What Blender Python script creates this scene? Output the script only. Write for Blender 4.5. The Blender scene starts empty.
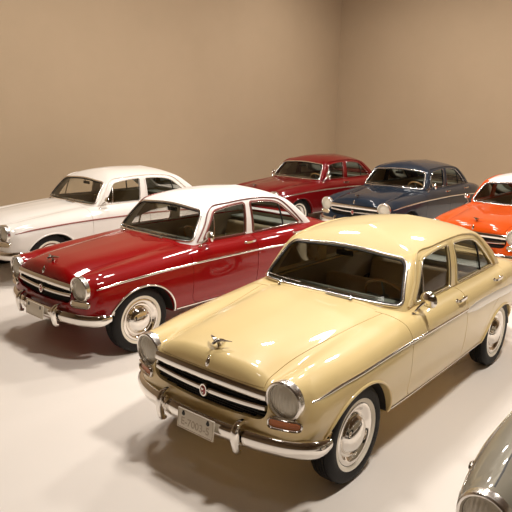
import bpy, bmesh, math, random
import numpy as np
from mathutils import Vector, Matrix
from mathutils.bvhtree import BVHTree
from mathutils.geometry import barycentric_transform, delaunay_2d_cdt

random.seed(3)
C = bpy.context.scene.collection
PI = math.pi

# ------------------------------------------------------------------ materials
def new_mat(name):
    m = bpy.data.materials.new(name); m.use_nodes = True
    nt = m.node_tree; b = nt.nodes['Principled BSDF']
    return m, nt, b

def setv(b, **k):
    for key, v in k.items():
        b.inputs[key.replace('_', ' ')].default_value = v

def lin(r, g, b):
    f = lambda c: (c / 255 / 12.92) if c / 255 <= .04045 else ((c / 255 + .055) / 1.055) ** 2.4
    return (f(r), f(g), f(b), 1)

def paint(name, col, rough=.40, metallic=0.0, coat=.8, spec=.06):
    m, nt, b = new_mat(name)
    setv(b, Base_Color=col, Roughness=rough, Metallic=metallic, Coat_Weight=coat, Coat_Roughness=.03, Specular_IOR_Level=spec)
    n = nt.nodes.new('ShaderNodeTexNoise'); n.inputs['Scale'].default_value = 3.0; n.inputs['Detail'].default_value = 3
    mix = nt.nodes.new('ShaderNodeMix'); mix.data_type = 'RGBA'
    tc = nt.nodes.new('ShaderNodeTexCoord')
    nt.links.new(tc.outputs['Object'], n.inputs['Vector'])
    nt.links.new(n.outputs['Fac'], mix.inputs['Factor'])
    mix.inputs['A'].default_value = tuple(c * .95 for c in col[:3]) + (1,)
    mix.inputs['B'].default_value = tuple(min(1, c * 1.05) for c in col[:3]) + (1,)
    nt.links.new(mix.outputs['Result'], b.inputs['Base Color'])
    return m

def simple(name, col, rough=.5, metallic=0.0, bump=0, scale=60, coat=0, spec=None):
    m, nt, b = new_mat(name)
    setv(b, Base_Color=col, Roughness=rough, Metallic=metallic, Coat_Weight=coat)
    if spec is not None: setv(b, Specular_IOR_Level=spec)
    if bump:
        tc = nt.nodes.new('ShaderNodeTexCoord')
        n = nt.nodes.new('ShaderNodeTexNoise'); n.inputs['Scale'].default_value = scale
        bp = nt.nodes.new('ShaderNodeBump'); bp.inputs['Strength'].default_value = bump; bp.inputs['Distance'].default_value = .004
        nt.links.new(tc.outputs['Object'], n.inputs['Vector'])
        nt.links.new(n.outputs['Fac'], bp.inputs['Height']); nt.links.new(bp.outputs['Normal'], b.inputs['Normal'])
    return m

def glass(name, tint, ior=1.42):
    m = bpy.data.materials.new(name); m.use_nodes = True
    nt = m.node_tree; nt.nodes.clear()
    out = nt.nodes.new('ShaderNodeOutputMaterial')
    tr = nt.nodes.new('ShaderNodeBsdfTransparent'); tr.inputs['Color'].default_value = tint
    gl = nt.nodes.new('ShaderNodeBsdfGlossy'); gl.inputs['Roughness'].default_value = .02
    fr = nt.nodes.new('ShaderNodeFresnel'); fr.inputs['IOR'].default_value = ior
    mx = nt.nodes.new('ShaderNodeMixShader')
    nt.links.new(fr.outputs['Fac'], mx.inputs['Fac'])
    nt.links.new(tr.outputs['BSDF'], mx.inputs[1]); nt.links.new(gl.outputs['BSDF'], mx.inputs[2])
    nt.links.new(mx.outputs['Shader'], out.inputs['Surface'])
    return m

M = {}
M['paint'] = paint('cream paint', lin(235, 209, 148), .38, 0, 1, .3)
M['roofpaint'] = paint('cream roof paint', lin(224, 202, 150))
M['pillarpaint'] = paint('cream pillar paint', lin(235, 209, 148), .38, 0, 1, .3)
M['framepaint'] = paint('cream window frame paint', lin(220, 198, 146))
M['arch'] = paint('cream arch lip', lin(235, 209, 148), .38, 0, 1, .3)
M['chrome'] = simple('chrome', (.80, .77, .73, 1), .07, 1.0)
M['bezel'] = simple('satin chrome lamp rim', (.86, .83, .79, 1), .24, 1.0)
M['trim'] = simple('polished trim', (.83, .80, .76, 1), .16, 1.0)
M['flash'] = simple('pale side flash', lin(236, 230, 220), .22, .35)
M['rubber'] = simple('tire rubber', (.011, .010, .010, 1), .6, 0, .35, 90, 0, .25)
M['whitewall'] = simple('whitewall', lin(238, 230, 214), .5)
M['black'] = simple('black grille', (.012, .011, .010, 1), .45)
M['dark'] = simple('dark underside', (.02, .018, .016, 1), .7)
M['seat'] = simple('brown seat cloth', lin(190, 172, 140), .8, 0, .4, 120)
M['lining'] = simple('interior lining', lin(172, 158, 132), .7)
M['dash'] = simple('dark dashboard', lin(138, 144, 132), .45)
M['wheelrim'] = simple('tan steering rim', lin(196, 152, 92), .35, 0, 0, 60, .5)
M['amber'] = simple('amber lens', lin(186, 96, 10), .25, 0, .8, 150, .2)
M['reflector'] = simple('lamp reflector', (.85, .82, .75, 1), .3, .5)
M['tail'] = simple('red lens', lin(150, 18, 14), .2, 0, .5, 150, .8)
M['badge'] = simple('red badge enamel', lin(170, 30, 26), .2, 0, 0, 60, .8)
M['plate'] = simple('license plate', lin(226, 216, 198), .45)
M['ink'] = simple('plate ink', lin(190, 174, 152), .6)
M['ornament'] = simple('dark nickel', (.30, .27, .24, 1), .22, 1.0)
M['hole'] = simple('plate bolt', (.015, .013, .012, 1), .5)
M['glass'] = glass('window glass', (.96, .97, .95, 1))
M['lens'] = glass('lamp glass', (.95, .94, .92, 1))
M['mirror'] = simple('mirror glass', (.85, .84, .82, 1), .03, 1.0)

# ------------------------------------------------------------------ object helpers
def tag(o, label=None, cat=None, group=None, kind=None):
    for k, v in (('label', label), ('category', cat), ('group', group), ('kind', kind)):
        if v: o[k] = v
    return o

def obj(name, me, mat=None, parent=None, loc=None):
    if isinstance(me, bmesh.types.BMesh):
        bm = me; me = bpy.data.meshes.new(name); bm.to_mesh(me); bm.free()
    me.name = name
    me.materials.clear()
    if mat: me.materials.append(mat)
    o = bpy.data.objects.new(name, me); C.objects.link(o)
    if mat:
        o.material_slots[0].link = 'OBJECT'; o.material_slots[0].material = mat
    if parent: o.parent = parent
    if loc: o.location = loc
    return o

def smooth(me, ang=40):
    """smooth shading with hard edges above the angle"""
    bm = bmesh.new(); bm.from_mesh(me)
    bmesh.ops.recalc_face_normals(bm, faces=bm.faces)
    lim = math.radians(ang)
    for f in bm.faces: f.smooth = True
    for e in bm.edges:
        if len(e.link_faces) == 2 and e.calc_face_angle(0) > lim: e.smooth = False
    bm.to_mesh(me); bm.free()
    return me

def mesh(name, verts, faces, ang=40):
    me = bpy.data.meshes.new(name); me.from_pydata([tuple(v) for v in verts], [], faces); me.validate()
    return smooth(me, ang) if ang else me

def bm_mesh(bm, ang=40):
    me = bpy.data.meshes.new('m'); bm.to_mesh(me); bm.free()
    return smooth(me, ang)

def join(*mes):
    bm = bmesh.new()
    for m in mes: bm.from_mesh(m)
    me = bpy.data.meshes.new('j'); bm.to_mesh(me); bm.free()
    return me

def xf(me, mat):
    me.transform(mat); 
    if mat.determinant() < 0: me.flip_normals()
    return me

def mirror_y(me):
    m2 = me.copy(); m2.transform(Matrix.Diagonal((1, -1, 1, 1))); m2.flip_normals()
    return m2

def boolean(a, b, op='DIFFERENCE'):
    oa = bpy.data.objects.new('ba', a); ob = bpy.data.objects.new('bb', b)
    C.objects.link(oa); C.objects.link(ob)
    md = oa.modifiers.new('b', 'BOOLEAN'); md.operation = op; md.object = ob; md.solver = 'EXACT'
    dg = bpy.context.evaluated_depsgraph_get()
    me = bpy.data.meshes.new_from_object(oa.evaluated_get(dg))
    bpy.data.objects.remove(oa); bpy.data.objects.remove(ob)
    return me

class Surf:
    """a reference surface: ray queries and smooth normals"""
    def __init__(s, me):
        bm = bmesh.new(); bm.from_mesh(me); bmesh.ops.triangulate(bm, faces=bm.faces); bm.normal_update()
        s.v = [v.co.copy() for v in bm.verts]; s.n = [v.normal.copy() for v in bm.verts]
        s.t = [tuple(v.index for v in f.verts) for f in bm.faces]
        s.b = BVHTree.FromPolygons(s.v, s.t); bm.free()
    def nrm(s, loc, i):
        a, b, c = s.t[i]
        return barycentric_transform(loc, s.v[a], s.v[b], s.v[c], s.n[a], s.n[b], s.n[c]).normalized()
    def ray(s, o, d):
        l, n, i, dist = s.b.ray_cast(Vector(o), Vector(d))
        if l is None:
            l, n, i, dist = s.b.find_nearest(Vector(o) + Vector(d) * .8)
        return l, s.nrm(l, i)
    def side(s, x, z, sgn=1): return s.ray((x, sgn * 2, z), (0, -sgn, 0))
    def front(s, y, z): return s.ray((3, y, z), (-1, 0, 0))
    def back(s, y, z): return s.ray((-6, y, z), (1, 0, 0))
    def top(s, x, y): return s.ray((x, y, 3), (0, 0, -1))

def fix_normals(me, surf, tol=.0015):
    me.update()
    out = [None] * len(me.loops)
    for p in me.polygons:
        l, n, i, d = surf.b.find_nearest(p.center)
        onsurf = d is not None and d < tol * 2 and abs(n.dot(p.normal)) > .85
        sg = 1 if onsurf and n.dot(p.normal) > 0 else -1
        p.use_smooth = True
        for li in p.loop_indices:
            if onsurf:
                co = me.vertices[me.loops[li].vertex_index].co
                l2, n2, i2, d2 = surf.b.find_nearest(co)
                nn = surf.nrm(l2, i2) * sg
                out[li] = nn if nn.dot(p.normal) > .5 else p.normal.copy()
            else:
                out[li] = p.normal.copy()
    me.normals_split_custom_set([tuple(v) for v in out])
    return me

# ------------------------------------------------------------------ curves, sweeps, lathes
def mono(knots):
    ks = sorted(knots); xs = [k[0] for k in ks]; ys = [k[1] for k in ks]; n = len(xs)
    d = [(ys[i+1]-ys[i])/(xs[i+1]-xs[i]) for i in range(n-1)]
    m = [d[0]] + [0 if d[i-1]*d[i] <= 0 else 2*d[i-1]*d[i]/(d[i-1]+d[i]) for i in range(1, n-1)] + [d[-1]]
    def f(x):
        x = min(max(x, xs[0]), xs[-1])
        i = 0
        while i < n-2 and x > xs[i+1]: i += 1
        h = xs[i+1]-xs[i]; t = (x-xs[i])/h
        return ((2*t**3-3*t*t+1)*ys[i] + (t**3-2*t*t+t)*h*m[i] + (-2*t**3+3*t*t)*ys[i+1] + (t**3-t*t)*h*m[i+1])
    return f

def crom(pts, n, closed=False):
    """centripetal catmull-rom through pts, n samples evenly over arc length"""
    P = [np.array(p, float) for p in pts]
    if closed: P = [P[-1]] + P + [P[0], P[1]]
    else: P = [2*P[0]-P[1]] + P + [2*P[-1]-P[-2]]
    fine = []
    for i in range(1, len(P)-2):
        p0, p1, p2, p3 = P[i-1:i+3]
        t0 = 0; t1 = t0 + max(np.linalg.norm(p1-p0), 1e-6)**.5; t2 = t1 + max(np.linalg.norm(p2-p1), 1e-6)**.5; t3 = t2 + max(np.linalg.norm(p3-p2), 1e-6)**.5
        for k in range(16):
            t = t1 + (t2-t1)*k/16
            a1 = (t1-t)/(t1-t0)*p0+(t-t0)/(t1-t0)*p1; a2 = (t2-t)/(t2-t1)*p1+(t-t1)/(t2-t1)*p2; a3 = (t3-t)/(t3-t2)*p2+(t-t2)/(t3-t2)*p3
            b1 = (t2-t)/(t2-t0)*a1+(t-t0)/(t2-t0)*a2; b2 = (t3-t)/(t3-t1)*a2+(t-t1)/(t3-t1)*a3
            fine.append((t2-t)/(t2-t1)*b1+(t-t1)/(t2-t1)*b2)
    fine.append(P[-2])
    return resample(fine, n, closed), fine

def resample(fine, n, closed=False):
    fine = np.array(fine)
    s = np.concatenate([[0], np.cumsum(np.linalg.norm(np.diff(fine, axis=0), axis=1))])
    q = np.linspace(0, s[-1], n + (1 if closed else 0))
    if closed: q = q[:-1]
    return [np.array([np.interp(a, s, fine[:, k]) for k in range(fine.shape[1])]) for a in q]

def spline(pts, n, closed=False): return crom(pts, n, closed)[0]

def rounded(pts, r, k=6):
    """polygon with rounded corners; r a number or one per corner"""
    out = []; n = len(pts)
    for i in range(n):
        p = Vector(pts[i]); a = Vector(pts[i-1]); b = Vector(pts[(i+1) % n])
        rr = r[i] if isinstance(r, (list, tuple)) else r
        da = min(rr, (a-p).length*.49); db = min(rr, (b-p).length*.49)
        s = p + (a-p).normalized()*da; e = p + (b-p).normalized()*db
        for j in range(k+1):
            t = j/k; out.append(((1-t)**2*s + 2*t*(1-t)*p + t*t*e)[:])
    return out

def dense(poly, step):
    out = []
    for i in range(len(poly)):
        a = Vector(poly[i]); b = Vector(poly[(i+1) % len(poly)])
        m = max(1, int((b-a).length/step))
        for j in range(m): out.append((a+(b-a)*j/m)[:])
    return out

def prism(poly, axis, lo, hi):
    """closed prism of a 2D outline. axis 'y': outline is (x,z); 'x': (y,z); 'z': (x,y)"""
    f = {'y': lambda p, d: (p[0], d, p[1]), 'x': lambda p, d: (d, p[0], p[1]), 'z': lambda p, d: (p[0], p[1], d)}[axis]
    n = len(poly)
    v = [f(p, lo) for p in poly] + [f(p, hi) for p in poly]
    fs = [tuple(range(n)), tuple(range(n, 2*n))] + [(i, (i+1) % n, n+(i+1) % n, n+i) for i in range(n)]
    return mesh('prism', v, fs, 40)

def loft(rings, caps=True, ang=40, closed=True):
    n = len(rings[0]); v = [p for r in rings for p in r]; f = []
    for k in range(len(rings)-1):
        for i in range(n if closed else n-1):
            j = (i+1) % n
            f.append((k*n+i, k*n+j, (k+1)*n+j, (k+1)*n+i))
    if caps:
        f.append(tuple(range(n))); f.append(tuple((len(rings)-1)*n+i for i in range(n)))
    bm = bmesh.new(); bv = [bm.verts.new(tuple(p)) for p in v]
    for q in f:
        try: bm.faces.new([bv[i] for i in q])
        except ValueError: pass
    bmesh.ops.remove_doubles(bm, verts=bm.verts, dist=1e-5)
    bmesh.ops.dissolve_degenerate(bm, dist=1e-6, edges=bm.edges)
    return bm_mesh(bm, ang)

def sweep(path, prof, normals=None, closed=False, scale=None, ang=40):
    """prof: closed list of (across, out); normals: outward direction per point"""
    P = [Vector(p) for p in path]; n = len(P); rings = []
    for i in range(n):
        a = P[i-1] if (i > 0 or closed) else P[i]; b = P[(i+1) % n] if (i < n-1 or closed) else P[i]
        t = (b-a).normalized()
        nn = Vector(normals[i]) if normals else Vector((0, 0, 1))
        nn = (nn - t*nn.dot(t)).normalized(); c = t.cross(nn)
        s = scale(i/(n-1)) if scale else 1
        rings.append([P[i] + c*(u*s) + nn*(w*s) for u, w in prof])
    if closed: rings.append(rings[0])
    return loft(rings, caps=not closed, ang=ang)

def circ(r, n=8): return [(r*math.cos(2*PI*k/n), r*math.sin(2*PI*k/n)) for k in range(n)]
def tube(path, r, n=8, closed=False, scale=None):
    P = [Vector(p) for p in path]
    up = Vector((0, 0, 1)) if abs((P[-1]-P[0]).normalized().z) < .9 else Vector((0, 1, 0))
    return sweep(path, circ(r, n), [up]*len(P), closed, scale)
def strip_prof(w, h):      # low rounded moulding
    return [(-w/2, -.006), (-w/2, h*.35), (-w*.3, h*.85), (0, h), (w*.3, h*.85), (w/2, h*.35), (w/2, -.006)]

def lathe(prof, n=48, axis='y', ang=35, arc=2*PI):
    """prof: (r, a) pairs revolved about the axis, a running along it"""
    rings = []
    for k in range(n):
        t = arc*k/n; c, s = math.cos(t), math.sin(t)
        if axis == 'y': rings.append([(r*c, a, r*s) for r, a in prof])
        elif axis == 'x': rings.append([(a, r*c, r*s) for r, a in prof])
        else: rings.append([(r*c, r*s, a) for r, a in prof])
    rings.append(rings[0])
    return loft(rings, caps=False, closed=False, ang=ang)

def rbox(x0, x1, y0, y1, z0, z1, r=.02, seg=3):
    bm = bmesh.new(); bmesh.ops.create_cube(bm, size=1)
    for v in bm.verts:
        v.co = Vector((x0 if v.co.x < 0 else x1, y0 if v.co.y < 0 else y1, z0 if v.co.z < 0 else z1))
    if r: bmesh.ops.bevel(bm, geom=bm.edges, offset=r, segments=seg, profile=.5, affect='EDGES')
    return bm_mesh(bm, 50)

def ball(c, rx, ry, rz, seg=16):
    bm = bmesh.new(); bmesh.ops.create_uvsphere(bm, u_segments=seg, v_segments=seg//2, radius=1)
    for v in bm.verts: v.co = Vector((c[0]+v.co.x*rx, c[1]+v.co.y*ry, c[2]+v.co.z*rz))
    return bm_mesh(bm, 80)

def patch(poly, proj, step=.04, off=-.012):
    """a sheet filling a 2D outline, projected on a surface by proj(a,b)->(loc,normal)"""
    bd = dense(poly, step); n = len(bd)
    pts = [Vector(p) for p in bd]
    xs = [p.x for p in pts]; ys = [p.y for p in pts]
    def inside(x, y):
        c = False; j = n-1
        for i in range(n):
            if (pts[i].y > y) != (pts[j].y > y) and x < (pts[j].x-pts[i].x)*(y-pts[i].y)/(pts[j].y-pts[i].y)+pts[i].x: c = not c
            j = i
        return c
    gx = min(xs)+step/2
    while gx < max(xs):
        gy = min(ys)+step/2
        while gy < max(ys):
            if inside(gx, gy) and min((p-Vector((gx, gy))).length for p in pts[:n]) > step*.45: pts.append(Vector((gx, gy)))
            gy += step
        gx += step
    r = delaunay_2d_cdt(pts, [(i, (i+1) % n) for i in range(n)], [], 1, 1e-6)
    v = []; nn = []
    for p in r[0]:
        l, m = proj(p.x, p.y); v.append(l+m*off); nn.append(m)
    me = mesh('patch', v, [tuple(f) for f in r[2]], None)
    for p in me.polygons: p.use_smooth = True
    bm = bmesh.new(); bm.from_mesh(me); bmesh.ops.recalc_face_normals(bm, faces=bm.faces)
    bm.normal_update()
    s = sum(1 if f.normal.dot(nn[f.verts[0].index]) > 0 else -1 for f in bm.faces)
    if s < 0: bmesh.ops.reverse_faces(bm, faces=bm.faces)
    bm.to_mesh(me); bm.free()
    return me

# ------------------------------------------------------------------ car body surfaces
zc = mono([(.64, .845), (.55, .872), (.45, .893), (.3, .915), (0, .940), (-.4, .970), (-.72, .992), (-.95, 1.0), (-2.9, 1.0), (-3.1, .98), (-3.4, .91), (-3.6, .82)])
zs = mono([(.64, .775), (.5, .800), (.3, .838), (0, .880), (-.4, .928), (-.75, .962), (-1, .985), (-2.85, .98), (-3.1, .955), (-3.4, .89), (-3.6, .80)])
zf = mono([(.64, .815), (.5, .838), (.3, .868), (0, .892), (-.4, .922), (-.8, .950), (-1.1, .965), (-2.6, .965), (-3.0, .948), (-3.4, .90), (-3.6, .85)])
yf = mono([(.64, .60), (.3, .615), (-.5, .645), (-1.0, .672), (-2.6, .672), (-3.2, .64), (-3.6, .60)])
Wd = mono([(.64, .755), (.45, .785), (0, .812), (-1.3, .822), (-2.6, .808), (-3.2, .77), (-3.6, .70)])
zb = mono([(.64, .41), (.45, .385), (.2, .34), (-.4, .315), (-2.2, .315), (-2.9, .34), (-3.6, .42)])

def half_profile(x):
    w, b, f, y = Wd(x), zb(x), zf(x), yf(x)
    pts = [(0, zc(x)), (.14, zc(x)-.004), (.28, zc(x)*.82+zs(x)*.18), (.41, zc(x)*.40+zs(x)*.60+.003), (.50, zs(x)), (.555, (zs(x)+f)/2+.004), (y, f), (y+(w-y)*.62, f-.040), (w-.012, f-.115), (w, .69), (w-.006, .55), (w-.03, b+.08), (w-.055, b+.015), (w-.09, b), (.35, b), (0, b)]
    return spline(pts, 56)

def nose_warp(p):
    x, y, z = p
    a = min(abs(y)/.8, 1.05)
    if x > -.25:
        t = min(1, (x+.25)/.85); t = t*t*(3-2*t)
        x += t*(-.012 - .04*a*a - .14*a**8)
        # the face leans back a little towards the hood lip
        t2 = max(0, min(1, (x-.35)/.2)); x -= t2*.16*max(0, z-.62)
    if x < -2.9:
        t = min(1, (-2.9-x)/.7); t = t*t*(3-2*t)
        x += t*(.16*a**3 - .02); x += t*.10*max(0, z-.6)
    return (x, y, z)

def ring_at(x, inset=0.0, s=1.0):
    h = half_profile(x); w = Wd(x); zm = .60
    if inset or s != 1:
        ky = (1-inset/w)*s; kz = (1-inset/.21)*s
        h = [(p[0]*ky, zm+(p[1]-zm)*kz) for p in h]
    full = [(p[0], p[1]) for p in h] + [(-p[0], p[1]) for p in h[-2:0:-1]]
    return full

def build_body():
    rings = []
    def add(xpos, xprof, inset=0, s=1): rings.append([nose_warp((xpos, y, z)) for y, z in ring_at(xprof, inset, s)])
    r = .075; x0 = .55
    for k in range(7):
        a = PI/2*(1-k/6); add(x0+r*math.sin(a), x0+.0*k, r*(1-math.cos(a)))
    x = x0-.03
    while x > -3.42:
        add(x, x); x -= .042
    xr = -3.44; r = .10
    for k in range(7):
        a = PI/2*k/6; add(xr-r*math.sin(a), xr, r*(1-math.cos(a)))
    def cap(xpos, xprof, r):
        pts = [Vector(p) for p in ring_at(xprof, r)]; n = len(pts)
        poly = pts[:]
        def inside(q):
            c = False; j = n-1
            for i in range(n):
                if (poly[i].y > q.y) != (poly[j].y > q.y) and q.x < (poly[j].x-poly[i].x)*(q.y-poly[i].y)/(poly[j].y-poly[i].y)+poly[i].x: c = not c
                j = i
            return c
        for a in range(-30, 31):
            for b in range(10, 40):
                q = Vector((a*.0275, b*.0275))
                if inside(q) and min((q-p).length for p in poly) > .014: pts.append(q)
        d = delaunay_2d_cdt(pts, [(i, (i+1) % n) for i in range(n)], [], 1, 1e-6)
        me = bpy.data.meshes.new('cap'); me.from_pydata([nose_warp((xpos, p.x, p.y)) for p in d[0]], [], [tuple(f) for f in d[2]])
        return me
    bm = bmesh.new()
    for me in (loft(rings, False, 75), cap(x0+.075, x0, .075), cap(xr-.10, xr, .10)): bm.from_mesh(me)
    bmesh.ops.remove_doubles(bm, verts=bm.verts, dist=2e-5)
    return bm_mesh(bm, 75)

body0 = build_body()
for s in (1, -1):                                  # rounded fender noses that carry the headlights
    hs = lathe([(.0001, .556), (.05, .556), (.112, .556), (.121, .548), (.1255, .53), (.128, .47), (.127, .38), (.122, .20), (.110, 0), (.08, -.25), (.0001, -.35)], 64, 'x', 75)
    for v in hs.vertices:
        t = max(0, .52-v.co.x); v.co.z += t*.06
        if v.co.x > .3: v.co.x -= v.co.y*s*.06
    hs.transform(Matrix.Translation((0, .595*s, .714)))
    body0 = boolean(body0, hs, 'UNION')
smooth(body0, 75)
BS = Surf(body0)

def zr(x): return 1.356-.130*(x+1.76)**2
RB = [(-.705, 0), (-.715, .33), (-.755, .56), (-.805, .655), (-.93, .668), (-1.75, .672), (-2.6, .662), (-2.86, .640), (-2.945, .54), (-2.99, .3), (-3.0, 0)]
RT = [(-.985, 0), (-.995, .28), (-1.030, .475), (-1.085, .562), (-1.20, .578), (-1.75, .592), (-2.30, .578), (-2.46, .552), (-2.505, .47), (-2.53, .27), (-2.54, 0)]

def build_top():
    def ring2(P):
        full = P + [(p[0], -p[1]) for p in P[-2:0:-1]]
        return full
    b = ring2(RB); t = ring2(RT)
    # sample both control polygons with the same parameters so that the points match
    def sample(P):
        _, fine = crom(P, 10, True)
        return fine[:-1]
    fb = sample(b); ft = sample(t); n = len(fb)
    rings = []; top = []
    for k in range(-3, 15):
        q = k/14
        ring = []
        for i in range(n):
            bow = .016*math.sin(PI*max(0, min(1, q)))
            x = fb[i][0]+(ft[i][0]-fb[i][0])*q; y = fb[i][1]+(ft[i][1]-fb[i][1])*q
            y *= 1+bow/.65
            if x > -1.3: x += bow*.6
            if x < -2.3: x -= bow*.9
            ze = zr(ft[i][0])
            ring.append(np.array([x, y, .965+q*(ze-.965)]))
        rings.append(ring)
    for k in range(1, 21):
        s = 1-k/20
        s2 = s
        ring = []
        for i in range(n):
            X, Y = ft[i]; ze = zr(X); xt = -1.75+(X+1.75)*.45
            ring.append(np.array([xt+(X-xt)*s2, Y*s2, ze*s2+1.356*(1-s2)+.088*(1-s2**2.4)]))
        rings.append(ring)
    for it in range(2):                                   # soften the crease along the roof edge
        new = [r for r in rings]
        for k in range(15, 21):
            new[k] = [(rings[k-1][i]+2*rings[k][i]+rings[k+1][i])/4 for i in range(n)]
        rings = new
    return loft(rings, False, 89)

top0 = build_top()
bm = bmesh.new(); bm.from_mesh(top0); bmesh.ops.recalc_face_normals(bm, faces=bm.faces)
up = [f for f in bm.faces if f.calc_center_median().z > 1.35]
if sum(f.normal.z for f in up) < 0: bmesh.ops.reverse_faces(bm, faces=bm.faces)
bm.to_mesh(top0); bm.free()
TS = Surf(top0)

def solid(me, th):
    o = bpy.data.objects.new('s', me); C.objects.link(o)
    md = o.modifiers.new('s', 'SOLIDIFY'); md.thickness = th; md.offset = -1; md.use_rim = True
    m2 = bpy.data.meshes.new_from_object(o.evaluated_get(bpy.context.evaluated_depsgraph_get()))
    bpy.data.objects.remove(o)
    return m2

# outlines ----------------------------------------------------------
W_FRONT = rounded([(-.945, .985), (-1.160, 1.270), (-1.40, 1.308), (-1.628, 1.318), (-1.588, .978)], [.03, .05, .2, .03, .03])
W_REAR = rounded([(-1.732, .978), (-1.735, 1.318), (-2.02, 1.312), (-2.240, 1.270), (-2.605, .990)], [.03, .03, .15, .10, .04])
W_SCREEN = rounded([(-.640, .985), (-.540, 1.277), (0, 1.318), (.540, 1.277), (.640, .985), (0, .990)], [.05, .07, .3, .07, .05, .3], 8)
W_BACK = rounded([(-.55, 1.005), (-.465, 1.232), (0, 1.258), (.465, 1.232), (.55, 1.005), (0, 1.0)], [.06, .08, .3, .08, .06, .3], 8)

def side_prism(poly, sgn): return prism(poly, 'y', .25*sgn, 1.2*sgn) if sgn > 0 else prism(poly, 'y', -1.2, -.25)

gh = solid(top0, .026)
for s in (1, -1):
    gh = boolean(gh, side_prism(W_FRONT, s)); gh = boolean(gh, side_prism(W_REAR, s))
gh = boolean(gh, prism(dense(W_SCREEN, .1), 'x', -1.30, -.3))
gh = boolean(gh, prism(dense(W_BACK, .1), 'x', -3.4, -2.28))
gap = rounded([(-.7, 1.20), (-1.02, 1.300), (-1.3, 1.340), (-1.76, 1.363), (-2.2, 1.340), (-2.46, 1.300), (-3.4, 1.10), (-3.4, 1.6), (-.7, 1.6)], .02)
roof_me = boolean(gh, prism(gap, 'y', -1.5, 1.5), 'INTERSECT')
pil_me = boolean(gh, prism(gap, 'y', -1.5, 1.5), 'DIFFERENCE')
for m_ in (roof_me, pil_me): fix_normals(m_, TS)

# wheel wells, grille opening, cabin ---------------------------------
def ellipse(cx, cz, rx, rz, n=48, zcut=None):
    return [(cx+rx*math.cos(2*PI*k/n), cz+rz*math.sin(2*PI*k/n)) for k in range(n)]
ARCH_F = (-.035, .30, .400, .377); ARCH_R = (-2.610, .29, .405, .325)
def arch_poly(a, g=0):
    cx, cz, rx, rz = a; rx += g; rz += g
    top = [(cx+rx*math.cos(PI*k/40), cz+rz*math.sin(PI*k/40)) for k in range(41)]
    return top + [(cx-rx, .1), (cx+rx, .1)]
body = body0.copy()
for s in (1, -1):
    for a in (ARCH_F, ARCH_R):
        body = boolean(body, prism(arch_poly(a), 'y', .47*s, 1.2*s) if s > 0 else prism(arch_poly(a), 'y', -1.2, -.47))
GR = rounded([(-.490, .742), (0, .746), (.490, .742), (.500, .62), (.46, .560), (0, .528), (-.46, .560), (-.500, .62)], [.015, .2, .015, .03, .06, .3, .06, .03], 6)
body = boolean(body, prism(dense(GR, .08), 'x', .44, 1.0))
cab = loft([[(x, y, z) for x, y in rounded([(-.80, -w), (-.80, w), (-2.88, w), (-2.88, -w)], .12, 6)] for z, w in ((.40, .66), (.55, .68), (.90, .62), (1.08, .60))], True, 40)
body = boolean(body, cab)

DOOR_F = rounded([(-.665, .40), (-.655, 1.02), (-1.660, 1.02), (-1.660, .352), (-.74, .352)], [.05, .01, .01, .03, .06])
DOOR_R = rounded([(-1.668, .352), (-1.668, 1.02), (-2.72, 1.02), (-2.66, .80), (-2.30, .665), (-2.15, .50), (-2.13, .352)], [.03, .01, .01, .1, .15, .1, .03])
def grow(poly, g):
    c = sum((Vector(p) for p in poly), Vector((0, 0)))/len(poly); out = []
    n = len(poly); area = sum(poly[i][0]*poly[(i+1) % n][1]-poly[(i+1) % n][0]*poly[i][1] for i in range(n))
    for i in range(n):
        a = Vector(poly[i-1]); b = Vector(poly[(i+1) % n]); t = (b-a)
        t = t.normalized() if t.length > 1e-9 else Vector((1, 0))
        nn = Vector((t.y, -t.x))*(1 if area > 0 else -1)
        out.append((Vector(poly[i])+nn*g)[:])
    return out
doors = {}
for s in (1, -1):
    for nm, P in (('F', DOOR_F), ('R', DOOR_R)):
        lo, hi = (.5, 1.2) if s > 0 else (-1.2, -.5)
        doors[nm, s] = fix_normals(boolean(body, prism(P, 'y', lo, hi), 'INTERSECT'), BS)
        body = boolean(body, prism(grow(P, .005), 'y', lo, hi))
HOOD = rounded([(.9, -.455), (.9, .455), (.3, .445), (-.2, .487), (-.68, .563), (-.650, 0), (-.68, -.563), (-.2, -.487), (.3, -.445)], [.01, .01, .2, .2, .06, .3, .06, .2, .2], 6)
TRUNK = rounded([(-3.02, .50), (-3.02, -.50), (-3.45, -.50), (-3.9, -.44), (-3.9, .44), (-3.45, .50)], [.06, .06, .2, .01, .01, .2], 6)
hood_me = fix_normals(boolean(body, prism(HOOD, 'z', .758, 1.3), 'INTERSECT'), BS)
body = boolean(body, prism(grow(HOOD, .004), 'z', .754, 1.3))
trunk_me = fix_normals(boolean(body, prism(TRUNK, 'z', .62, 1.3), 'INTERSECT'), BS)
body = boolean(body, prism(grow(TRUNK, .004), 'z', .616, 1.3))
for s in (1, -1):
    hole = lathe([(.0001, 0), (.108, 0), (.108, .3), (.0001, .3)], 40, 'x')
    for v in hole.vertices: v.co.x -= v.co.y*s*.06
    hole.transform(Matrix.Translation((.455, .595*s, .716)))
    body = boolean(body, hole)
fix_normals(body, BS)

# ------------------------------------------------------------------ the car
def empty(name, parent=None):
    o = bpy.data.objects.new(name, None); C.objects.link(o); o.empty_display_size = .2
    if parent: o.parent = parent
    return o

car = empty('sedan_car')
obj('body', body, M['paint'], car)
obj('hood', hood_me, M['paint'], car)
obj('trunk_lid', trunk_me, M['paint'], car)
obj('roof', roof_me, M['roofpaint'], car)
obj('window_pillars', pil_me, M['pillarpaint'], car)

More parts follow.
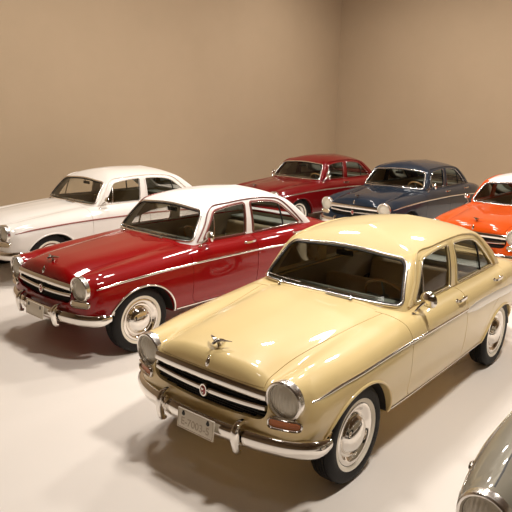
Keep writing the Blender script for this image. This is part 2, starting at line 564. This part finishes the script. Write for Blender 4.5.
def on_side(pts, n, surf, sgn, off=0.0, closed=False):
    P = spline(pts, n, closed) if n else pts
    path = []; nr = []
    for p in P:
        l, m = surf.side(p[0], p[1], sgn); path.append(l+m*off); nr.append(m)
    return path, nr
def outline_trim(poly, proj, w, h, step=.03):
    path = []; nr = []
    for p in dense(poly, step):
        l, m = proj(p[0], p[1]); path.append(l); nr.append(m)
    return sweep(path, strip_prof(w, h), nr, True)

def handle_me(x, z, sgn):
    l, n = BS.side(x, z, sgn)
    m = Vector((0, sgn, 0))
    pts = [l+Vector((.05, 0, 0)), l+Vector((.045, sgn*.028, 0)), l+Vector((.02, sgn*.034, .002)), l+Vector((-.06, sgn*.034, .004)), l+Vector((-.095, sgn*.030, .006)), l+Vector((-.10, sgn*.022, .006))]
    a = sweep([tuple(p) for p in spline([tuple(p) for p in pts], 20)], [(-.010, -.005), (.010, -.005), (.010, .005), (-.010, .005)], [m]*20)
    b = ball((l.x+.045, l.y+sgn*.004, l.z), .026, .010, .017, 12)
    c = ball((l.x-.085, l.y+sgn*.012, l.z), .010, .022, .010, 10)
    return join(a, b, c)

for s in (1, -1):
    for nm, P, W, hx in (('F', DOOR_F, W_FRONT, -1.53), ('R', DOOR_R, W_REAR, -2.41)):
        d = obj('door', doors[nm, s], M['paint'], car)
        proj = lambda a, b, s=s: TS.side(a, b, s)
        obj('side_window', patch(W, proj, .05, -.012), M['glass'], d)
        obj('window_frame', outline_trim(grow(W, .006), proj, .030, .010), M['framepaint'], d)
        obj('window_trim', outline_trim(grow(W, -.004), proj, .007, .012), M['trim'], d)
        if nm == 'F':
            path, nr = on_side([(-1.140, 1.268), (-1.085, .985)], 8, TS, s, -.004)
        else:
            path, nr = on_side([(-2.235, 1.268), (-2.290, .985)], 8, TS, s, -.004)
        obj('window_divider', sweep(path, strip_prof(.020, .008), nr), M['trim'] if nm == 'F' else M['black'], d)
        obj('door_handle', handle_me(hx, .905, s), M['chrome'], d)

    # drip rail over the side windows
    path, nr = on_side([(-.845, .975), (-.97, 1.125), (-1.115, 1.295), (-1.40, 1.338), (-1.77, 1.354), (-2.05, 1.342), (-2.29, 1.296), (-2.53, 1.115), (-2.675, .985)], 60, TS, s)
    obj('drip_rail', sweep(path, strip_prof(.014, .016), nr), M['framepaint'], car)
    # belt moulding under the windows
    path, nr = on_side([(-.86, .972), (-1.75, .970), (-2.70, .974)], 30, TS, s)
    obj('belt_trim', sweep(path, strip_prof(.008, .009), nr), M['trim'], car)
    # side mouldings
    path, nr = on_side([(.470, .722), (.234, .755), (-.138, .781), (-.623, .797), (-1.1, .800), (-1.66, .800)], 50, BS, s)
    obj('side_trim', sweep(path, strip_prof(.020, .009), nr, scale=lambda t: .45+.55*min(1, t*12)), M['trim'], car)
    path, nr = on_side([(-1.66, .800), (-2.2, .784), (-2.8, .752), (-3.38, .715)], 50, BS, s)
    obj('rear_side_trim', sweep(path, strip_prof(.020, .009), nr), M['trim'], car)
    path, nr = on_side([(-.46, .338), (-1.2, .338), (-2.18, .338)], 30, BS, s)
    obj('sill_trim', sweep(path, strip_prof(.022, .008), nr), M['trim'], car)
    for a, nm in ((ARCH_F, 'arch_trim'), (ARCH_R, 'arch_trim')):
        cx, cz, rx, rz = a
        pp = [(cx+(rx+.004)*math.cos(PI*k/40), cz+(rz+.004)*math.sin(PI*k/40)) for k in range(1, 40)]
        path, nr = on_side(pp, 0, BS, s)
        obj(nm, sweep(path, strip_prof(.020, .012), nr), M['arch'], car)

# windscreen and rear window
f_proj = lambda a, b: TS.front(a, b)
b_proj = lambda a, b: TS.back(a, b)
w = obj('windshield', patch(W_SCREEN, f_proj, .06, -.010), M['glass'], car)
obj('windshield_trim', outline_trim(grow(dense(W_SCREEN, .03), .004), f_proj, .024, .014), M['bezel'], w)
obj('windshield_seal', outline_trim(grow(dense(W_SCREEN, .03), -.009), f_proj, .011, .006), M['black'], w)
for s in (1, -1):
    for a_ in (ARCH_F, ARCH_R):
        cx, cz, rx, rz = a_; rx -= .003; rz -= .003
        P_ = [(cx+rx, .335)]+[(cx+rx*math.cos(PI*k/40), cz+rz*math.sin(PI*k/40)) for k in range(1, 40)]+[(cx-rx, .335)]
        rings = [[(x, y*s, z) for x, z in P_] for y in (.755, .474)]
        bm = bmesh.new(); bm.from_mesh(loft(rings, False, 40, closed=False)); bw = [bm.verts.new((x, .474*s, z)) for x, z in P_]; bm.faces.new(bw)
        bmesh.ops.remove_doubles(bm, verts=bm.verts, dist=1e-5)
        obj('wheel_well', bm_mesh(bm, 40), M['dark'], car)
w = obj('rear_window', patch(W_BACK, b_proj, .06, -.010), M['glass'], car)
obj('rear_window_trim', outline_trim(grow(dense(W_BACK, .03), .004), b_proj, .022, .013), M['chrome'], w)

# wipers
for yp, y0, y1 in ((-.39, -.60, -.22), (.28, .04, .44)):
    path = []
    for k in range(12):
        l, m = TS.front(y0+(y1-y0)*k/11, 1.012); path.append(l+m*.018)
    pv, n = BS.top(-.665, yp)
    mid = path[6]
    wm = join(tube(path, .0045, 6), ball(pv+n*.006, .016, .016, .016, 10), tube([tuple(pv+n*.012), tuple((pv+mid)/2+Vector((0, 0, .02))), tuple(mid)], .005, 6))
    obj('wiper', wm, M['chrome'], car)
# cowl vent slots behind the hood
slots = []
for k in range(9):
    y = .06+k*.026
    l, n = BS.top(-.69, y); slots.append(rbox(l.x-.006, l.x+.016, y-.010, y+.010, l.z-.004, l.z+.0025, 0))
obj('cowl_vent', join(*slots), M['dark'], car)

# ---- headlights
def lamp(sgn):
    cy, cz_ = .595*sgn, .716
    l, n = BS.front(cy, cz_)
    X = .556
    prof = [(.1235, -.03), (.126, -.008), (.124, .012), (.117, .020), (.108, .016), (.102, .004), (.099, -.012)]
    bez = lathe(prof, 64, 'x')
    for v in bez.vertices:                      # the rim carries a short brow and follows the fender
        t = v.co.z/.12
        if t > 0 and v.co.x > -.02: v.co.x += .012*t
        v.co.x -= v.co.y*sgn*.06
    bez.update()
    h = obj('headlight', bez, M['bezel'], car, (X, cy, cz_))
    inner = lathe([(.112, .006), (.106, .010), (.102, .004)], 48, 'x')
    bowl = lathe([(.0001, -.070), (.03, -.066), (.06, -.050), (.085, -.025), (.099, .000)], 40, 'x', 80)
    obj('headlight_reflector', bowl, M['reflector'], h)
    R_ = .17
    lens = lathe([(max(.0001, .1*k/10), -.006+math.sqrt(R_**2-(.1*k/10)**2)-math.sqrt(R_**2-.01)) for k in range(11)], 40, 'x', 80)
    obj('headlight_lens', lens, M['lamplens'], h)
    ribs = [ball((-.006, y, 0), .004, .004, .075*math.sqrt(max(.1, 1-(y/.095)**2)), 8) for y in (-.06, -.035, 0, .035, .06)]
    bulb = join(ball((-.035, 0, 0), .022, .018, .018, 12), *ribs)
    obj('headlight_bulb', bulb, M['lens2'] if 'lens2' in M else M['plate'], h)
    for ch in h.children: ch.rotation_euler = (0, 0, .06*sgn)
    return h
M['lamplens'], nt_, b_ = new_mat('milky lamp lens')
setv(b_, Base_Color=lin(236, 228, 210), Roughness=.12, Alpha=.7, Specular_IOR_Level=.8)
wv = nt_.nodes.new('ShaderNodeTexWave'); wv.inputs['Scale'].default_value = 14; wv.bands_direction = 'Y'
tc_ = nt_.nodes.new('ShaderNodeTexCoord'); bp_ = nt_.nodes.new('ShaderNodeBump'); bp_.inputs['Strength'].default_value = .35; bp_.inputs['Distance'].default_value = .01
nt_.links.new(tc_.outputs['Object'], wv.inputs['Vector']); nt_.links.new(wv.outputs['Fac'], bp_.inputs['Height']); nt_.links.new(bp_.outputs['Normal'], b_.inputs['Normal'])
M['lens2'] = simple('lamp ribs', (.75, .72, .66, 1), .15, 0, 0, 60, 1)
for s in (1, -1): lamp(s)

# ---- turn signals under the headlights
for s in (1, -1):
    poly = rounded([(.515*s, .545), (.515*s, .608), (.705*s, .610), (.705*s, .552)], .03, 5)
    fp = lambda a, b: BS.front(a, b)
    t = obj('turn_signal', patch(poly, fp, .03, .012), M['amber'], car)
    obj('turn_signal_bezel', outline_trim(poly, fp, .018, .026, .015), M['chrome'], t)

# ---- grille
gp = lambda y, z, off=0: (lambda l, n: Vector((l.x+off, y, z)))(*BS.front(y, z))
ys = [(-.482+.964*k/40) for k in range(41)]
ztop = lambda y: .716
path = [gp(y, .66, -.012)+Vector((0, 0, ztop(y)-.66)) for y in ys]
barprof = lambda w, h: [(-w/2, -.02), (-w/2, h*.5), (-w*.32, h*.92), (0, h), (w*.32, h*.92), (w/2, h*.5), (w/2, -.02)]
g = obj('grille', sweep(path, barprof(.062, .020), [(1, 0, .15)]*41), M['chrome'], car)
zmid = lambda y: .620+.018*(abs(y)/.47)**2
path = [gp(y, zmid(y), -.014) for y in [(-.478+.956*k/40) for k in range(41)]]
obj('grille_bar', sweep(path, barprof(.034, .016), [(1, 0, .1)]*41), M['chrome'], g)
back = []
for z in (.47, .735):
    back.append([gp(y, .62, -.085)+Vector((0, 0, z-.62)) for y in [(-.50+1.0*k/30) for k in range(31)]])
bk = loft(back, False, 60, closed=False)
obj('grille_backing', bk, M['black'], g)
for zz in (.668, .652, .592, .576, .560, .546):
    lim = .48 if zz > .57 else .46*max(.2, (zz-.522)/.05)**.6
    path = [gp(y, zz, -.030) for y in [(-lim+2*lim*k/24) for k in range(25)]]
    obj('grille_slat', sweep(path, barprof(.007, .006), [(1, 0, 0)]*25), M['slat'] if 'slat' in M else M['dark'], g)
l = gp(0, .622, .002)
bd = lathe([(.0001, .020), (.016, .018), (.024, .012)], 28, 'x', 60); bd.transform(Matrix.Translation(l) @ Matrix.Diagonal((1, 1, 1.45, 1)))
rim = lathe([(.023, 0), (.024, .014), (.031, .014), (.034, 0)], 28, 'x', 40); rim.transform(Matrix.Translation(l) @ Matrix.Diagonal((1, 1, 1.35, 1)))
obj('grille_badge', rim, M['chrome'], g); b_ = obj('badge_enamel', bd, M['badge'], g)
brk = [ball(l+Vector((.019, 0, .012)), .004, .010, .013, 8), ball(l+Vector((.019, .0, -.014)), .004, .006, .012, 8)]
obj('badge_motif', join(*brk), M['chrome'], g)

# ---- bumpers
def bumper(pts, z, flip=1):
    half = pts; full = [(x, -y) for x, y in half[::-1][:-1]] + half
    P = spline(full, 81)
    prof = [(-.062, -.012), (-.066, .004), (-.058, .020), (-.040, .030), (-.020, .036), (.005, .040), (.030, .034), (.048, .020), (.056, .004), (.050, -.010), (.030, -.004), (-.03, -.002)]
    rings = []
    for i, p in enumerate(P):
        a = P[max(0, i-1)]; b = P[min(len(P)-1, i+1)]; t = Vector((b[0]-a[0], b[1]-a[1], 0)).normalized()
        nn = Vector((t.y, -t.x, 0))
        if nn.x*flip < 0 and i == len(P)//2: pass
        u = i/(len(P)-1); e = min(u, 1-u)*2
        s = 1 if e > .14 else .55+.45*math.sin(PI/2*e/.14)
        lift = .018*(1-min(1, e/.35))**2
        rings.append([Vector((p[0], p[1], z+lift))+nn*(w*s)+Vector((0, 0, c*s)) for c, w in prof])
    return loft(rings, True, 50), P
FB = [(.655, 0), (.647, .20), (.620, .42), (.565, .62), (.500, .735), (.435, .790), (.368, .806)]
fbm, FP = bumper(FB, .428)
fb = obj('front_bumper', fbm, M['chrome'], car)
def bx(y): 
    return min(FP, key=lambda p: abs(p[1]-y))[0]
for s in (1, -1):
    y = .335*s; x = bx(y)
    pr = [(x-.01, .525), (x+.030, .520), (x+.062, .490), (x+.070, .43), (x+.062, .375), (x+.048, .335), (x+.02, .330)]
    path = spline(pr, 20)
    ov = sweep([(p[0], y, p[1]) for p in path], [(-.024, -.02), (-.026, .0), (-.018, .014), (0, .019), (.018, .014), (.026, 0), (.024, -.02)], [(Vector((p[0]-x+.03, 0, (p[1]-.43)*.4))).normalized() for p in path], scale=lambda t: .75+.25*math.sin(PI*min(1, max(0, t))))
    obj('overrider', ov, M['chrome'], fb)
    br = rbox(.50, x-.005, .40*s-.02, .40*s+.02, .40, .44, .004)
    obj('bumper_bracket', br, M['dark'], fb)
pl = obj('license_plate', rbox(-.005, .005, -.160, .160, -.066, .066, .003, 2), M['plate'], fb, (.712, .018, .426))
pl.rotation_euler = (0, math.radians(-6), 0)
rimp = rounded([(-.153, -.058), (.153, -.058), (.153, .058), (-.153, .058)], .012, 4)
obj('plate_border', sweep([(.005, p[0], p[1]) for p in dense(rimp, .02)], [(-.002, 0), (-.001, .002), (.001, .002), (.002, 0)], [(1, 0, 0)]*len(dense(rimp, .02)), True), M['ink'], pl)
for y in (-.108, .108):
    obj('plate_bolt', join(lathe([(.0001, .009), (.012, .008), (.015, .004)], 14, 'x'), rbox(.003, .008, -.008, .008, -.004, .022, .002, 1)), M['hole'], pl, (0, y, .036))
def text_mesh(s, size, ext=.001):
    cu = bpy.data.curves.new('t', 'FONT'); cu.body = s; cu.size = size; cu.extrude = ext; cu.align_x = 'CENTER'; cu.align_y = 'CENTER'
    o = bpy.data.objects.new('t', cu); C.objects.link(o)
    me = bpy.data.meshes.new_from_object(o.evaluated_get(bpy.context.evaluated_depsgraph_get()))
    bpy.data.objects.remove(o); bpy.data.curves.remove(cu)
    return me
tm = text_mesh('E-7003-5', .070)
tm.transform(Matrix(((0, 0, 1, .0058), (1, 0, 0, 0), (0, 1, 0, -.016), (0, 0, 0, 1))))
obj('plate_lettering', tm, M['ink'], pl)

RBP = [(-3.66, 0), (-3.65, .25), (-3.60, .50), (-3.53, .66), (-3.42, .765), (-3.25, .80)]
rbm, RPp = bumper([(x, -y) for x, y in RBP], .44, -1)
rb = obj('rear_bumper', rbm, M['chrome'], car)
for s in (1, -1):
    obj('overrider', rbox(-3.72, -3.62, .32*s-.025, .32*s+.025, .35, .53, .02), M['chrome'], rb)
    obj('bumper_bracket', rbox(-3.645, -3.40, .40*s-.02, .40*s+.02, .42, .46, .004), M['dark'], rb)
    l, n = BS.back(.60*s, .70)
    tl = obj('tail_light', ball((l.x+.01, .60*s, .70), .03, .045, .075, 16), M['tail'], car)
    obj('tail_light_rim', sweep([(l.x+.004, .60*s+.05*math.cos(2*PI*k/24), .70+.082*math.sin(2*PI*k/24)) for k in range(24)], circ(.009, 8), [(-1, 0, 0)]*24, True), M['chrome'], tl)

# ---- hood ornament, emblem
l, n = BS.top(.47, 0)
q = l+Vector((.02, 0, .034))
orn = [sweep(spline([(q.x+.050, 0, q.z-.004), (q.x+.01, 0, q.z+.004), (q.x-.04, 0, q.z-.004), (q.x-.075, 0, q.z-.016)], 16), circ(.011, 8), [(0, 0, 1)]*16, scale=lambda t: .25+.85*math.sin(PI*min(.98, t*.8+.18)))]
for s in (1, -1):
    orn.append(sweep(spline([(q.x+.01, 0, q.z+.002), (q.x-.002, .04*s, q.z+.014), (q.x-.035, .092*s, q.z+.010)], 12), [(-.017, -.003), (.017, -.003), (.017, .003), (-.017, .003)], [(0, 0, 1)]*12, scale=lambda t: 1.05-.85*t))
orn.append(sweep([(q.x-.02, 0, l.z-.012), (q.x-.012, 0, l.z+.01), (q.x, 0, q.z)], circ(.013, 8), [(1, 0, 0)]*3, scale=lambda t: 1.2-.5*t))
obj('hood_ornament', join(*orn), M['ornament'], car)
l, n = BS.ray((1.2, 0, 1.10), (-.62, 0, -.30))
rot = n.to_track_quat('X', 'Z').to_matrix().to_4x4()
em = join(ball((0, 0, 0), .008, .018, .032, 14), ball((.006, 0, .002), .008, .006, .022, 10), ball((.0, 0, .036), .007, .006, .010, 10))
em.transform(Matrix.Translation(l+n*.003) @ rot)
obj('hood_emblem', em, M['chrome'], car)

# ---- door mirrors
def mirror(s):
    l, n = BS.side(-.845, .925, s)
    b = Vector((-.845, .715*s, .945))
    l, n = BS.top(-.845, .715*s); b = l
    hc = b+Vector((-.075, .075*s, .105))
    st = tube(spline([tuple(b-Vector((0, 0, .01))), tuple(b+Vector((.0, .02*s, .035))), tuple(b+Vector((-.03, .045*s, .075))), tuple(hc)], 14), .008, 8)
    base = ball(b, .028, .016, .010, 12)
    m = obj('mirror_arm', join(st, base), M['chrome'], car)
    head = lathe([(.0001, .035), (.025, .033), (.048, .020), (.058, .004), (.058, -.004), (.050, -.006)], 28, 'x', 50)
    q = Matrix.Translation(hc) @ Matrix.Rotation(math.radians(-22*s), 4, 'Z') @ Matrix.Diagonal((1, 1.1, .80, 1))
    q = q @ Matrix.Diagonal((1.2, 1.25, 1.35, 1) if s > 0 else (1, .8, .9, 1)); head.transform(q); obj('mirror_head', head, M['chrome'], m)
    gl = lathe([(.0001, -.005), (.025, -.005), (.051, -.005)], 28, 'x', 50); gl.transform(q)
    obj('mirror_glass', gl, M['mirror'], m)
    return m
mirror_left = mirror(1); mirror_right = mirror(-1)

# ---- interior
dash = rbox(-1.04, -.80, -.60, .60, .74, .955, .05, 4)
d = obj('dashboard', dash, M['dash'], car)
obj('gauge_cluster', rbox(-1.075, -1.0, .18, .52, .82, .945, .02), M['black'], d)
def bench(x0, name, top=.93, hw=.60):
    cush = rbox(x0-.02, x0+.50, -hw, hw, .42, .60, .06, 4)
    bk_ = rbox(-.07, .07, -hw, hw, 0, top-.50, .06, 4)
    bk_.transform(Matrix.Translation((x0-.02, 0, .50)) @ Matrix.Rotation(math.radians(-12), 4, 'Y'))
    o = obj(name, cush, M['seat'], car)
    obj('backrest', bk_, M['seat'], o)
    return o
lr = []
for z, w_ in ((.405, .648), (.56, .668), (.90, .610), (.955, .606), (.978, .640)):
    P_ = rounded([(-.83, -w_), (-.83, w_), (-2.86, w_), (-2.86, -w_)], .10, 6); lr.append([(x, y, z) for x, y in P_])
obj('interior_lining', loft(lr, False, 40), M['lining'], car)
obj('floor_mat', rbox(-2.8, -.84, -.60, .60, .400, .415, .004), M['dark'], car)
bench(-1.62, 'front_bench', .88); bench(-2.52, 'rear_bench', .88)
obj('parcel_shelf', rbox(-2.90, -2.60, -.56, .56, .90, .935, .01), M['dash'], car)
sw_c = Vector((-1.15, .33, .925))
sw_q = Matrix.Translation(sw_c) @ Matrix.Rotation(math.radians(-55), 4, 'Y')
ringm = sweep([(.185*math.cos(2*PI*k/40), .185*math.sin(2*PI*k/40), 0) for k in range(40)], circ(.011, 8), [(0, 0, 1)]*40, True)
sp_ = join(tube([(-.18, 0, 0), (0, 0, -.02), (.18, 0, 0)], .008), tube([(0, -.18, 0), (0, 0, -.02), (0, .18, 0)], .008), ball((0, 0, -.012), .04, .04, .018, 14), tube([(0, 0, -.02), (0, 0, -.25)], .018))
ringm.transform(sw_q); sp_.transform(sw_q)
s_ = obj('steering_wheel', ringm, M['wheelrim'], car); obj('steering_spokes', sp_, M['dash'], s_)
rv = join(rbox(-1.125, -1.105, -.14, .02, 1.205, 1.25, .008), tube([(-1.11, -.06, 1.24), (-1.075, -.06, 1.29)], .006))
obj('rearview_mirror', rv, M['dark'], car)

# ---- wheels (y = outer side)
def wheel(x, sgn, steer=0):
    tr = [(.205, -.060), (.235, -.072), (.275, -.082), (.305, -.080), (.322, -.068), (.329, -.050), (.329, -.036), (.323, -.034), (.323, -.030), (.330, -.028), (.330, -.010), (.324, -.008), (.324, -.004), (.330, -.002), (.330, .012), (.324, .014), (.324, .018), (.330, .020), (.330, .034), (.323, .036), (.323, .040), (.329, .042), (.328, .056), (.320, .070), (.303, .081), (.275, .083), (.248, .078), (.240, .075), (.212, .066), (.196, .058), (.196, -.055), (.205, -.060)]
    me = lathe(tr, 72, 'y', 30)
    hub = [(.0001, .108), (.035, .106), (.065, .100), (.092, .090), (.112, .076), (.120, .064), (.126, .060), (.132, .066), (.138, .058), (.142, .044), (.158, .046), (.172, .058), (.180, .066), (.188, .070), (.200, .071), (.209, .068), (.213, .060), (.205, .050), (.150, .045)]
    hm = lathe(hub, 64, 'y', 30)
    ww = lathe([(.211, .062), (.213, .0675), (.226, .0725), (.240, .0765), (.2435, .0775), (.245, .074)], 64, 'y', 60)
    for m_ in (me, hm, ww):
        if sgn < 0: m_.transform(Matrix.Rotation(PI, 4, 'Z'))
    o = obj('wheel', me, M['rubber'], car, (x, .695*sgn, .330))
    h_ = obj('hubcap', hm, M['chrome'], o)
    obj('whitewall', ww, M['whitewall'], o)
    # stub axle ties the wheel to the body
    obj('axle', rbox(-.04, .04, min(-.24*sgn, 0), max(-.24*sgn, 0), -.04, .04, .01), M['dark'], o)
    o.rotation_euler = (0, random.random()*2, steer)
    return o
for s in (1, -1):
    wheel(-.005, s); wheel(-2.612, s)

# ------------------------------------------------------------------ the other six cars
def kids(o): return [c for c in C.objects if c.parent == o]
CH = {}
for o in C.objects: CH.setdefault(o.parent, []).append(o)

def copy_tree(o, remap, parent=None, skip=()):
    if o.name.split('.')[0] in skip or o in skip: return None
    c = o.copy(); C.objects.link(c)
    if parent: c.parent = parent
    for sl_ in c.material_slots:
        sl_.link = 'OBJECT'
        if sl_.material and sl_.material.name in remap: sl_.material = remap[sl_.material.name]
    for ch in CH.get(o, []): copy_tree(ch, remap, c, skip)
    return c

chr_arch = M['trim']
pale = simple('pale lamp lens', lin(206, 184, 146), .25, 0, .5, 150, .4)
def scheme(body_c, roof_c=None, pillar=None, frame=None, arch=None, **k):
    r = {'cream paint': body_c, 'cream roof paint': roof_c or body_c, 'cream pillar paint': pillar or roof_c or body_c, 'cream window frame paint': frame or body_c, 'cream arch lip': arch or body_c, 'amber lens': pale}
    r.update({a.replace('_', ' '): b for a, b in k.items()})
    return r
red = paint('deep red paint', lin(143, 5, 8)); white = paint('white paint', lin(240, 234, 226)); wroof = paint('white roof paint', lin(246, 243, 240))
maroon = paint('maroon paint', lin(112, 9, 13)); blue = paint('slate blue paint', lin(34, 43, 56)); orange = paint('orange paint', lin(220, 84, 18)); grey = paint('silver grey paint', lin(138, 132, 118), .3, .15)
strip_red = simple('red brown side strip', lin(140, 70, 58), .4)
rframe = simple('reddish window frame', lin(120, 60, 52), .35, .3)

GROUP = 'classic sedans on show'
def place(o, p, label):
    o.location = (p[0], p[1], 0); o.rotation_euler = (0, 0, p[2]); tag(o, label, 'car', GROUP)
    return o

specs = [
    ((-.565, -2.76, -.045), scheme(red, wroof, wroof, rframe, M['trim']), 'red sedan with a white roof, parked between the cream sedan and the white one', {mirror_right}),
    ((-1.41, -5.64, -.060), scheme(white, None, None, white, white, polished_trim=M['trim']), 'all-white sedan with a thin reddish side strip, parked against the left wall', {mirror_right}),
    ((-6.99, -3.10, -.028), scheme(blue), 'dark slate blue sedan in the back row, between the maroon and orange ones', {mirror_right}),
    ((-6.86, -5.385, -.072), scheme(maroon), 'all-maroon sedan in the back corner, behind the white and red-and-white ones', set()),
    ((-6.07, -.57, -.05), scheme(orange, wroof, orange, orange), 'orange sedan with a white roof top, at the right edge behind the cream one', set()),
    ((.32, 2.49, -.03), scheme(grey), 'silver grey sedan in the bottom right corner showing only its headlight and fender', {mirror_right}),
]
NOPLATE = {'plate_lettering'}
cars = []
for pose, rm, label, skip in specs:
    c = copy_tree(car, rm, None, set(skip) | NOPLATE)
    place(c, pose, label); cars.append(c)
for c in C.objects:
    if c.parent == cars[1] and c.name.split('.')[0] in ('side_trim', 'rear_side_trim'): c.material_slots[0].material = strip_red
# features of the cream car alone
tag(car, 'cream yellow sedan in front, its license plate and whole left side in view', 'car', GROUP)
for o in list(C.objects):
    if o.parent == car and o.name.split('.')[0] == 'rear_side_trim': bpy.data.objects.remove(o)
def flash(s):
    pts = [(-1.64, .785), (-2.19, .776), (-2.78, .743), (-3.40, .695)]
    P = spline(pts, 50); path = []; nr = []
    for p in P:
        l, n = BS.side(p[0], p[1], s); path.append(l); nr.append(n)
    return sweep(path, strip_prof(.078, .012), nr, scale=lambda t: .35+.65*min(1, t*8))
for s in (1, -1): obj('rear_side_flash', flash(s), M['flash'], car)
l, n = BS.side(.24, .745, -1)
obj('fender_lamp', join(ball((l.x, l.y-.004, l.z), .040, .016, .018, 14), ball((l.x-.01, l.y-.012, l.z), .020, .012, .011, 12)), M['ornament'], cars[5])
pp = spline([(.500, -.590), (.36, -.603), (.26, -.612), (-.10, -.622), (-.60, -.625)], 40)
tp = [BS.top(a, b) for a, b in pp]
obj('hood_seam', sweep([l_+n_*.0005 for l_, n_ in tp], [(-.004, -.003), (-.004, .0008), (.004, .0008), (.004, -.003)], [n_ for l_, n_ in tp]), M['hole'], cars[5])
for ch in list(C.objects):
    if ch.parent == car and ch.name.startswith('mirror_arm') and ch is mirror_right:
        for g_ in list(ch.children): bpy.data.objects.remove(g_)
        bpy.data.objects.remove(ch)
        break

# ------------------------------------------------------------------ the room
X0, X1, Y0, Y1, H = -12.5, 10.0, -7.45, 10.0, 7.4
def quad(name, v, mat):
    me = bpy.data.meshes.new(name); me.from_pydata(v, [], [(0, 1, 2, 3)])
    o = obj(name, me, mat); o['kind'] = 'structure'
    return o
def wall_mat(name, a, b):
    m, nt, bs = new_mat(name)
    tc = nt.nodes.new('ShaderNodeTexCoord'); n = nt.nodes.new('ShaderNodeTexNoise'); n.inputs['Scale'].default_value = 1.1; n.inputs['Detail'].default_value = 8; n.inputs['Roughness'].default_value = .65
    mx = nt.nodes.new('ShaderNodeMix'); mx.data_type = 'RGBA'; mx.inputs['A'].default_value = a; mx.inputs['B'].default_value = b
    nt.links.new(tc.outputs['Object'], n.inputs['Vector']); nt.links.new(n.outputs['Fac'], mx.inputs['Factor']); nt.links.new(mx.outputs['Result'], bs.inputs['Base Color'])
    n2 = nt.nodes.new('ShaderNodeTexNoise'); n2.inputs['Scale'].default_value = 45
    bp = nt.nodes.new('ShaderNodeBump'); bp.inputs['Strength'].default_value = .12; bp.inputs['Distance'].default_value = .01
    nt.links.new(tc.outputs['Object'], n2.inputs['Vector']); nt.links.new(n2.outputs['Fac'], bp.inputs['Height']); nt.links.new(bp.outputs['Normal'], bs.inputs['Normal'])
    setv(bs, Roughness=.85, Specular_IOR_Level=.2)
    return m
wm = wall_mat('beige plaster', lin(174, 153, 126), lin(183, 161, 134))
wd = wall_mat('brown plaster', lin(128, 110, 88), lin(138, 120, 96))
cm = wall_mat('ceiling plaster', lin(124, 108, 90), lin(130, 114, 96))
fm, nt, bs = new_mat('pale floor')
tc = nt.nodes.new('ShaderNodeTexCoord'); n = nt.nodes.new('ShaderNodeTexNoise'); n.inputs['Scale'].default_value = .8; n.inputs['Detail'].default_value = 6
mx = nt.nodes.new('ShaderNodeMix'); mx.data_type = 'RGBA'; mx.inputs['A'].default_value = lin(233, 224, 214); mx.inputs['B'].default_value = lin(239, 231, 222)
nt.links.new(tc.outputs['Object'], n.inputs['Vector']); nt.links.new(n.outputs['Fac'], mx.inputs['Factor']); nt.links.new(mx.outputs['Result'], bs.inputs['Base Color'])
setv(bs, Roughness=.45, Specular_IOR_Level=.3)
quad('floor', [(X0, Y0, 0), (X1, Y0, 0), (X1, Y1, 0), (X0, Y1, 0)], fm)
quad('ceiling', [(X0, Y0, H), (X0, Y1, H), (X1, Y1, H), (X1, Y0, H)], cm)
quad('wall_left', [(X0, Y0, 0), (X0, Y0, H), (X1, Y0, H), (X1, Y0, 0)], wm)
quad('wall_back', [(X0, Y0, 0), (X0, Y1, 0), (X0, Y1, H), (X0, Y0, H)], wm)
quad('wall_right', [(X0, Y1, 0), (X1, Y1, 0), (X1, Y1, H), (X0, Y1, H)], wd)
quad('wall_front', [(X1, Y0, 0), (X1, Y0, H), (X1, Y1, H), (X1, Y1, 0)], wd)

# ------------------------------------------------------------------ lights
def area(name, loc, power, size, col=(1, .90, .76), target=None, spread=PI):
    L = bpy.data.lights.new(name, 'AREA'); L.shape = 'DISK'; L.size = size; L.energy = power; L.color = col; L.spread = spread
    o = bpy.data.objects.new(name, L); C.objects.link(o); o.location = loc
    d = Vector(target or (loc[0], loc[1], 0))-Vector(loc); o.rotation_euler = d.to_track_quat('-Z', 'Y').to_euler()
    return o
WARM = (1, .94, .87)
for x, y, z, e in [(-1.6, -4.2, 6.2, 118), (-1.7, -1.6, 6.2, 155), (-.7, 1.85, 6.2, 260), (-4.8, -3.7, 6.2, 120), (-5.0, -1.0, 6.2, 150), (-9.2, -4.5, 6.2, 135), (-9.0, -1.7, 6.2, 140), (-9.8, 2.4, 6.2, 185), (2.6, -.6, 6.2, 12)]:
    area('ceiling_lamp', (x, y, z), e*1.04, .7, WARM)
w = bpy.data.worlds.new('room'); bpy.context.scene.world = w; w.use_nodes = True
w.node_tree.nodes['Background'].inputs['Color'].default_value = (.5, .42, .32, 1); w.node_tree.nodes['Background'].inputs['Strength'].default_value = .0

# ------------------------------------------------------------------ camera
yaw, pitch, roll, fpx = -2.453, .230, .020, 619.8
f = Vector((math.cos(yaw)*math.cos(pitch), math.sin(yaw)*math.cos(pitch), -math.sin(pitch))); r = Vector((math.sin(yaw), -math.cos(yaw), 0)); u = r.cross(f)
cr, sr = math.cos(roll), math.sin(roll); r, u = r*cr+u*sr, u*cr-r*sr
cam = bpy.data.cameras.new('camera'); co = bpy.data.objects.new('camera', cam); C.objects.link(co)
co.matrix_world = Matrix(((r.x, u.x, -f.x, 3.245), (r.y, u.y, -f.y, 2.571), (r.z, u.z, -f.z, 2.363), (0, 0, 0, 1)))
cam.sensor_width = 36; cam.lens = 36*fpx/512; cam.clip_start = .05
S = bpy.context.scene; S.camera = co
S.view_settings.view_transform = 'Standard'; S.view_settings.look = 'None'; S.view_settings.gamma = 1; S.view_settings.exposure = -.17
S.cycles.max_bounces = 10; S.cycles.diffuse_bounces = 5; S.cycles.transparent_max_bounces = 16; S.cycles.sample_clamp_indirect = 6
